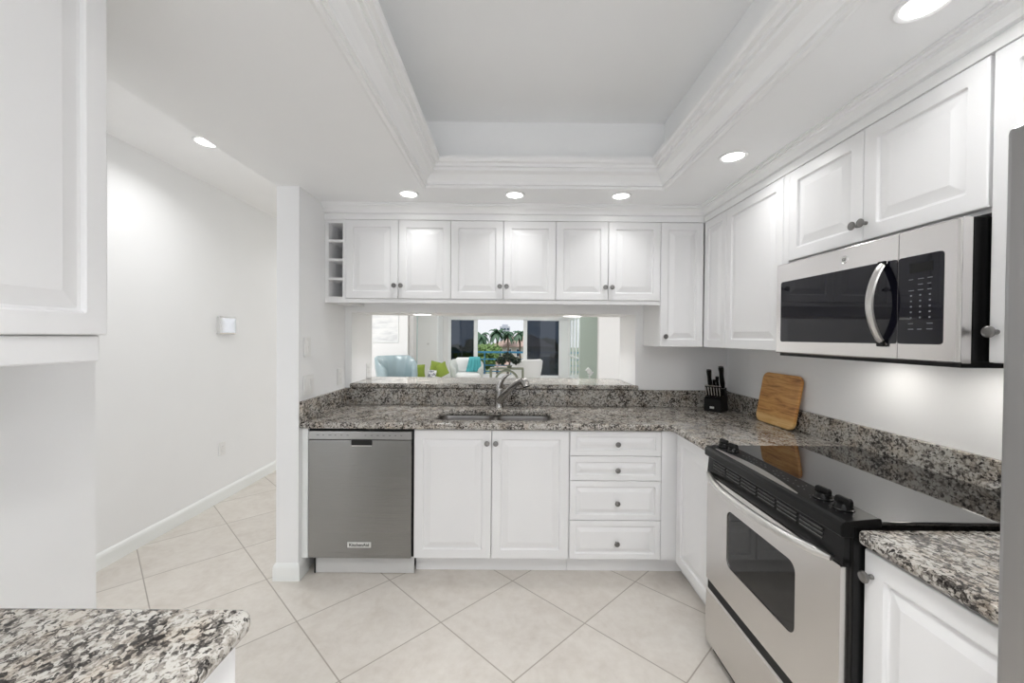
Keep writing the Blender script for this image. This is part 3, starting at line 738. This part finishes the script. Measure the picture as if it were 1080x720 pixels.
# unseen ceiling lamps added to brighten the living room
for x, y, lab in ((-3.2, 9.0, 'added unseen fill lamp over the teal armchair'), (-1.2, 11.2, 'added unseen fill lamp over the pale grey armchair'), (1.1, 11.2, 'added unseen fill lamp over the white armchair'),
                  (-1.0, 6.5, 'added unseen fill lamp close behind the pass-through, bench side'), (2.2, 7.2, 'added unseen fill lamp close behind the pass-through, sage door side')):
    can(x, y, ZH, lab, .09, LIVING_FILL_W, 'added fill lamps of the living room', 180)
# picture
t = thing('wall_picture', 'pale framed canvas on the bright living room wall', 'picture', (-3.32, 10.5, 1.6))
box('frame', 'white_frame', -.42, .36, -.03, -.001, -.36, .36, t, .004); box('canvas', 'canvas', -.40, .34, -.034, -.03, -.34, .34, t)
plate('thermostat', 'small white thermostat on the far living room wall', 'thermostat', (-2.60, 12.5, 1.17), 0, [('dial', -.03, .03, -.03, .03, 'plastic_grey')], .12, .12)

def barrel_chair(name, label, loc, rz, m_out, w=.84, h=.86, ribs=0, a_open=75, arm=.62, pitch=.0, cush=None):
    t = thing(name, label, 'chair', loc, rz, None)
    R = w / 2; th = .12; N = 48; L = []
    for i in range(N + 1):
        u = i / N; a = math.radians(-90 + a_open - 0 + (360 - 2 * a_open) * u)      # opening towards -y
        side = abs(2 * u - 1); s = 1 - max(0, (side - .45) / .55) ** 1.3
        top = arm + (h - arm) * s
        rib = .075 * abs(math.sin(PI * u * ribs)) if ribs else 0
        ca, sa = math.cos(a), math.sin(a); ring = []
        lean = .10 * s
        for r_, z in ((R - th, .18), (R - th + .01, top * .55), (R - th - rib * .6 + lean * .6, top * .8), (R - th + .02 - rib * .4 + lean, top - .04), (R - th * .55 + lean, top), (R - .02 + lean, top - .03), (R + lean * .6, top * .75), (R - .01, .30), (R - .04, .14)):
            ring.append((r_ * ca, r_ * sa, z))
        L.append(ring)
    MB().loops(L).build('backrest', m_out, t, smooth=True, angle=60)
    MB().loops([[(x, y, z) for x, y in rr(-R + .10, -R + .02, R - .10, R - .14, .10, 5)] for z in (.20, .40)] + [[(x, y, .45) for x, y in rr(-R + .14, -R + .06, R - .14, R - .18, .10, 5)]]).build('seat', cush or m_out, t, smooth=True, angle=50)
    MB().lathe([(R * .72, .0), (R * .72, .03), (R * .5, .05), (R * .5, .15), (R * .85, .19)], n=28).build('base', 'olive_metal', t, smooth=True)
    return t
barrel_chair('armchair', 'pale teal tufted leather armchair under the wall picture', (-2.60, 9.15, 0), math.radians(38), 'teal_leather', .88, .95, 7, 62, .66)
gc = barrel_chair('armchair', 'pale grey barrel armchair with a turquoise throw over its back', (-1.16, 10.55, 0), math.radians(14), 'grey_fabric', .84, .80, 12, 70, .56, cush='white_fabric')
barrel_chair('armchair', 'white barrel armchair turned away, in front of the tinted glass door', (.40, 10.6, 0), math.radians(188), 'white_fabric', .76, .84, 14, 60, .62)
# white cushion and throw
o = MB().loops([[(x, y, z) for x, z in rr(-.30 + d, .46 + d, .30 - d, .86 - d, .10, 5)] for y, d in ((-.07, .04), (-.03, 0), (.03, 0), (.07, .04))]).build('cushion', 'white_fabric', None, smooth=True, loc=(-1.20, 10.72, 0), rot=(math.radians(-14), 0, math.radians(10)), angle=60)
tag(o, 'plump white back cushion in the pale grey armchair', 'cushion')
m = MB(); L = []
for i in range(21):
    u = i / 20; x = -.16 + .32 * u; w_ = .012 * math.sin(u * 26)
    L.append([(x * 1.25 - .03, -.15 + w_, .44), (x * 1.15 - .01, -.135 + w_, .58), (x, -.10 + w_, .72), (x * .9, -.055, .805), (x * .9, 0, .83), (x * .92, .045, .80), (x, .06 + w_, .66)])
o = m.loops(L, False, False, closed=False).build('throw_blanket', 'throw', None, smooth=True, loc=(-.98, 10.72, .04), rot=(0, 0, math.radians(8)), angle=80)
so = o.modifiers.new('thick', 'SOLIDIFY'); so.thickness = .015
tag(o, 'turquoise throw blanket draped on the pale grey armchair', 'blanket')
# bench with pillows
t = thing('bench', 'low upholstered bench behind the bar ledge, under the green pillows', 'bench', (-2.05, 9.95, 0))
MB().loops([[(x, y, z) for x, y in rr(-.62, -.26, .62, .34, .05)] for z in (.27, .345)]).build('seat', 'white_fabric', t, .02, smooth=True)
for x in (-.55, .55):
    for y in (-.16, .24): MB().tube([(x, y, 0), (x, y, .28)], .02, 8).build('leg', 'olive_metal', t)
def pillow(label, m_, loc, rot, s=.40, cat='pillow'):
    mm = MB(); G = 9; f = []
    for sgn in (1, -1):
        vs = [[mm.b.verts.new((s * (i / G - .5) * (1 - .10 * (1 - (2 * j / G - 1) ** 2)), sgn * .5 * s * .34 * ((1 - (2 * i / G - 1) ** 2) * (1 - (2 * j / G - 1) ** 2)) ** .45, s * (j / G) * (1 - 0 * i))) for j in range(G + 1)] for i in range(G + 1)]
        for i in range(G):
            for j in range(G): mm.b.faces.new((vs[i][j], vs[i + 1][j], vs[i + 1][j + 1], vs[i][j + 1]))
    o = mm.build('pillow', m_, None, smooth=True, angle=80, loc=loc, rot=rot); tag(o, label, cat, 'pillows on the low bench'); return o
pillow('lime green pillow next to the teal armchair', 'green_fabric', (-2.28, 9.85, .365), (math.radians(-10), math.radians(-4), 0), .34)
pillow('taller lime green pillow tilted behind the patterned one', 'green_fabric', (-1.93, 10.12, .40), (math.radians(-14), math.radians(14), math.radians(10)), .37)
pillow('lime green pillow standing on its corner at the end of the bench', 'green_fabric', (-1.66, 9.92, .43), (math.radians(-10), math.radians(-28), math.radians(-20)), .33)
pillow('small grey and white patterned pillow in front of the green ones', 'pattern', (-1.95, 9.76, .365), (math.radians(-12), math.radians(6), 0), .22)
# console table and its plant
t = thing('console_table', 'olive grey metal frame table between the two barrel chairs', 'table', (-.10, 9.75, 0))
m = MB(); m.box(-.41, .41, -.16, .16, .625, .66); m.build('tabletop', 'olive_metal', t, .004)
for x in (-.39, .39):
    for y in (-.14, .14): box('leg', 'olive_metal', x - .022, x + .022, y - .02, y + .02, 0, .626, t)
MB().tube([(.0 + .27 * math.cos(a), -.14, .33 + .27 * math.sin(a)) for a in [PI * k / 16 for k in range(17)]], .032, 8, .7).build('arched_brace', 'olive_metal', t, smooth=True)
def leaves(n, c, rad, size, seed, squash=1.0):
    rnd = random.Random(seed); m = MB()
    for _ in range(n):
        while True:
            p = Vector((rnd.uniform(-1, 1), rnd.uniform(-1, 1), rnd.uniform(-1, 1)))
            if .25 < p.length < 1: break
        q = Vector((c[0] + p.x * rad, c[1] + p.y * rad, c[2] + p.z * rad * squash))
        a = Vector((rnd.uniform(-1, 1), rnd.uniform(-1, 1), rnd.uniform(-1, 1))).normalized() * size * rnd.uniform(.6, 1.2); b = a.orthogonal().normalized() * size * .42
        n_ = a.cross(b).normalized() * size * .06
        m.face((q - a, q - b * .9 + n_, q + a)); m.face((q - a, q + a, q + b * .9 + n_))
    return m
t = thing('potted_plant', 'dark leafy bonsai-like plant in front of the open balcony door', 'plant', (-.04, 9.78, .661))
MB().lathe([(.05, 0), (.075, .05), (.07, .055), (.06, .045)], n=16).build('pot', 'olive_metal', t, smooth=True)
MB().tube([(0, 0, .04), (.01, 0, .12), (-.02, 0, .18), (.02, 0, .26)], [.02, .018, .014, .008], 8).build('trunk', 'bark', t, smooth=True)
m = leaves(170, (-.20, 0, .16), .13, .044, 1, .75)
def merge(ms):
    b = ms[0]
    for o_ in ms[1:]:
        me = bpy.data.meshes.new('t'); o_.b.to_mesh(me); b.b.from_mesh(me); bpy.data.meshes.remove(me); o_.b.free()
    return b
merge([leaves(230, (-.02, 0, .26), .16, .046, 2, .75), m, leaves(170, (.16, 0, .17), .12, .044, 3, .75)]).build('foliage', 'leaf_dark', t)
t = thing('white_ornament', 'small white sculptural ornament by the sage green door', 'ornament', (2.15, 10.9, 0))
MB().lathe([(.12, 0), (.12, .02), (.02, .05), (.02, .36), (.05, .38)], n=16).build('stand', 'white_frame', t, smooth=True)
MB().tube([(-.10, 0, .50), (-.05, 0, .55), (.0, 0, .48), (.05, 0, .42), (.11, 0, .47)], [.02, .055, .07, .055, .015], 10).build('figure', 'white_fabric', t, smooth=True)

# ------------------------------------------------------------------ balcony and the view
S('floor_balcony', 'balcony', -4, 4, 13.56, 15.3, -.15, -.01)
t = thing('balcony_railing', 'blue metal balcony railing outside the open door', 'railing', (0, 15.1, 0))
box('top_rail', 'rail_blue', -4, 4, -.03, .03, .79, .86, t)
for z in (.10, .33, .56): box('rail', 'rail_blue', -4, 4, -.015, .015, z - .02, z + .02, t)
for i in range(9): box('post', 'rail_blue', -4 + i - .02, -4 + i + .02, -.02, .02, -.01, .80, t)
GZ = -7
S('ground', 'ground', -160, 160, 16, 320, GZ - .3, GZ)
t = thing('house', 'cream house with terracotta tiled roof seen beyond the balcony', 'house', (1.3, 70, GZ))
box('wall', 'stucco', -4.6, 5.5, 0, 9, 0, 6.6, t)
m = MB(); m.loops([[(-5.3, -.7, 6.6), (6.2, -.7, 6.6), (6.2, 9.7, 6.6), (-5.3, 9.7, 6.6)], [(-5.3, -.7, 6.75), (6.2, -.7, 6.75), (6.2, 9.7, 6.75), (-5.3, 9.7, 6.75)], [(-1.2, 4.2, 8.4), (2.4, 4.2, 8.9), (2.4, 4.8, 8.9), (-1.2, 4.8, 8.4)]]).build('roof', 'roof', t)
for i in range(5):
    x = -3.9 + i * 1.75
    f = box('window', 'white_frame', x, x + .95, -.06, .0, 4.9, 6.3, t); box('pane', 'dark_window', x + .08, x + .87, -.09, -.06, 4.98, 6.22, f)
box('chimney', 'stucco', -.2, .5, 3.6, 4.4, 8.0, 9.2, t)
t = thing('porch', 'low tiled pavilion in front of the cream house', 'pavilion', (-.6, 58, GZ))
for x in (-2.2, 2.2): box('post', 'stucco', x - .2, x + .2, -1, -.6, 0, 4.2, t)
MB().loops([[(-2.9, -2, 4.2), (2.9, -2, 4.2), (2.9, 2, 4.2), (-2.9, 2, 4.2)], [(-1, -.2, 5.4), (1, -.2, 5.4), (1, .2, 5.4), (-1, .2, 5.4)]]).build('roof', 'roof', t)
t = thing('tower_block', 'distant grey apartment tower behind the palms', 'building', (-2.3, 150, GZ))
box('wall', 'tower', -2.0, 1.8, 0, 8, 0, 12.2, t)
m = MB()
for i in range(10):
    for k in range(3): m.box(-1.7 + k * 1.2, -.9 + k * 1.2, -.06, .0, 1 + i * 1.1, 1.7 + i * 1.1)
m.build('window', 'dark_window', t)
box('roof_cap', 'tower', -1.2, 1.0, 2, 6, 12.2, 13, t)
def tree(x, y, h, rad, label, mm, seed, squash=.9):
    t = thing('leafy_tree', label, 'tree', (x, y, GZ), 0, 'trees beyond the balcony')
    MB().tube([(0, 0, 0), (.1, 0, h * .4), (-.1, .1, h * .75)], [.3, .22, .1], 8).build('trunk', 'bark', t)
    merge([leaves(420, (rad * .45 * math.cos(a), rad * .4 * math.sin(a), h - rad + .25 * rad * math.sin(a * 2.3 + seed)), rad * .7, rad * .16, seed * 7 + i, squash) for i, a in enumerate((0, 1.3, 2.6, 3.9, 5.2))]).build('foliage', mm, t)
def palm(x, y, h, ln, label, seed, n=22):
    t = thing('palm_tree', label, 'tree', (x, y, GZ), 0, 'palms beyond the balcony')
    MB().tube([(0, 0, 0), (.15, 0, h * .5), (0, 0, h)], [.22, .17, .14], 8).build('trunk', 'bark', t)
    rnd = random.Random(seed); m = MB()
    for i in range(n):
        a = 2 * PI * i / n + rnd.uniform(-.15, .15); el = rnd.uniform(-.2, 1.1); d = Vector((math.cos(a), math.sin(a), 0)); sd = Vector((-d.y, d.x, 0)); pr = None
        for k in range(9):
            s_ = k / 8; p = d * ln * s_ * (1 - .25 * s_) + Vector((0, 0, h + ln * (el * s_ - .95 * s_ * s_)))
            w_ = ln * .17 * math.sin(PI * min(1, .1 + .9 * s_)) + .01
            cur = (p - sd * w_ + Vector((0, 0, -w_ * .6)), p, p + sd * w_ + Vector((0, 0, -w_ * .6)))
            if pr: m.face((pr[0], pr[1], cur[1], cur[0])); m.face((pr[1], pr[2], cur[2], cur[1]))
            pr = cur
    m.build('fronds', 'leaf_palm', t)
palm(-4.6, 60, 8.6, 2.0, 'palm tree at the tinted leaf side of the balcony view', 1)
palm(-2.3, 64.5, 9.1, 1.9, 'tall palm tree in the middle of the balcony view', 2)
palm(-.6, 69, 8.9, 1.8, 'palm tree close beside the grey tower', 3)
palm(1.35, 64, 9.0, 1.7, 'lone palm tree over the house roof', 4)
tree(-3.5, 52, 7.9, 2.1, 'bright green leafy tree low beside the cream house', 'leaf_bright', 1)
tree(-6.8, 74, 8.2, 1.8, 'dark green tree below the palms', 'leaf', 2)
tree(-9.5, 60, 8.0, 3.2, 'dark green tree dimly seen through the tinted door leaf', 'leaf', 3)
tree(7.5, 85, 9.0, 3.4, 'dark green tree beyond the far end of the house', 'leaf', 4)
tree(-1.6, 40, 4.6, 1.4, 'low green tree just beyond the balcony railing', 'leaf', 5)
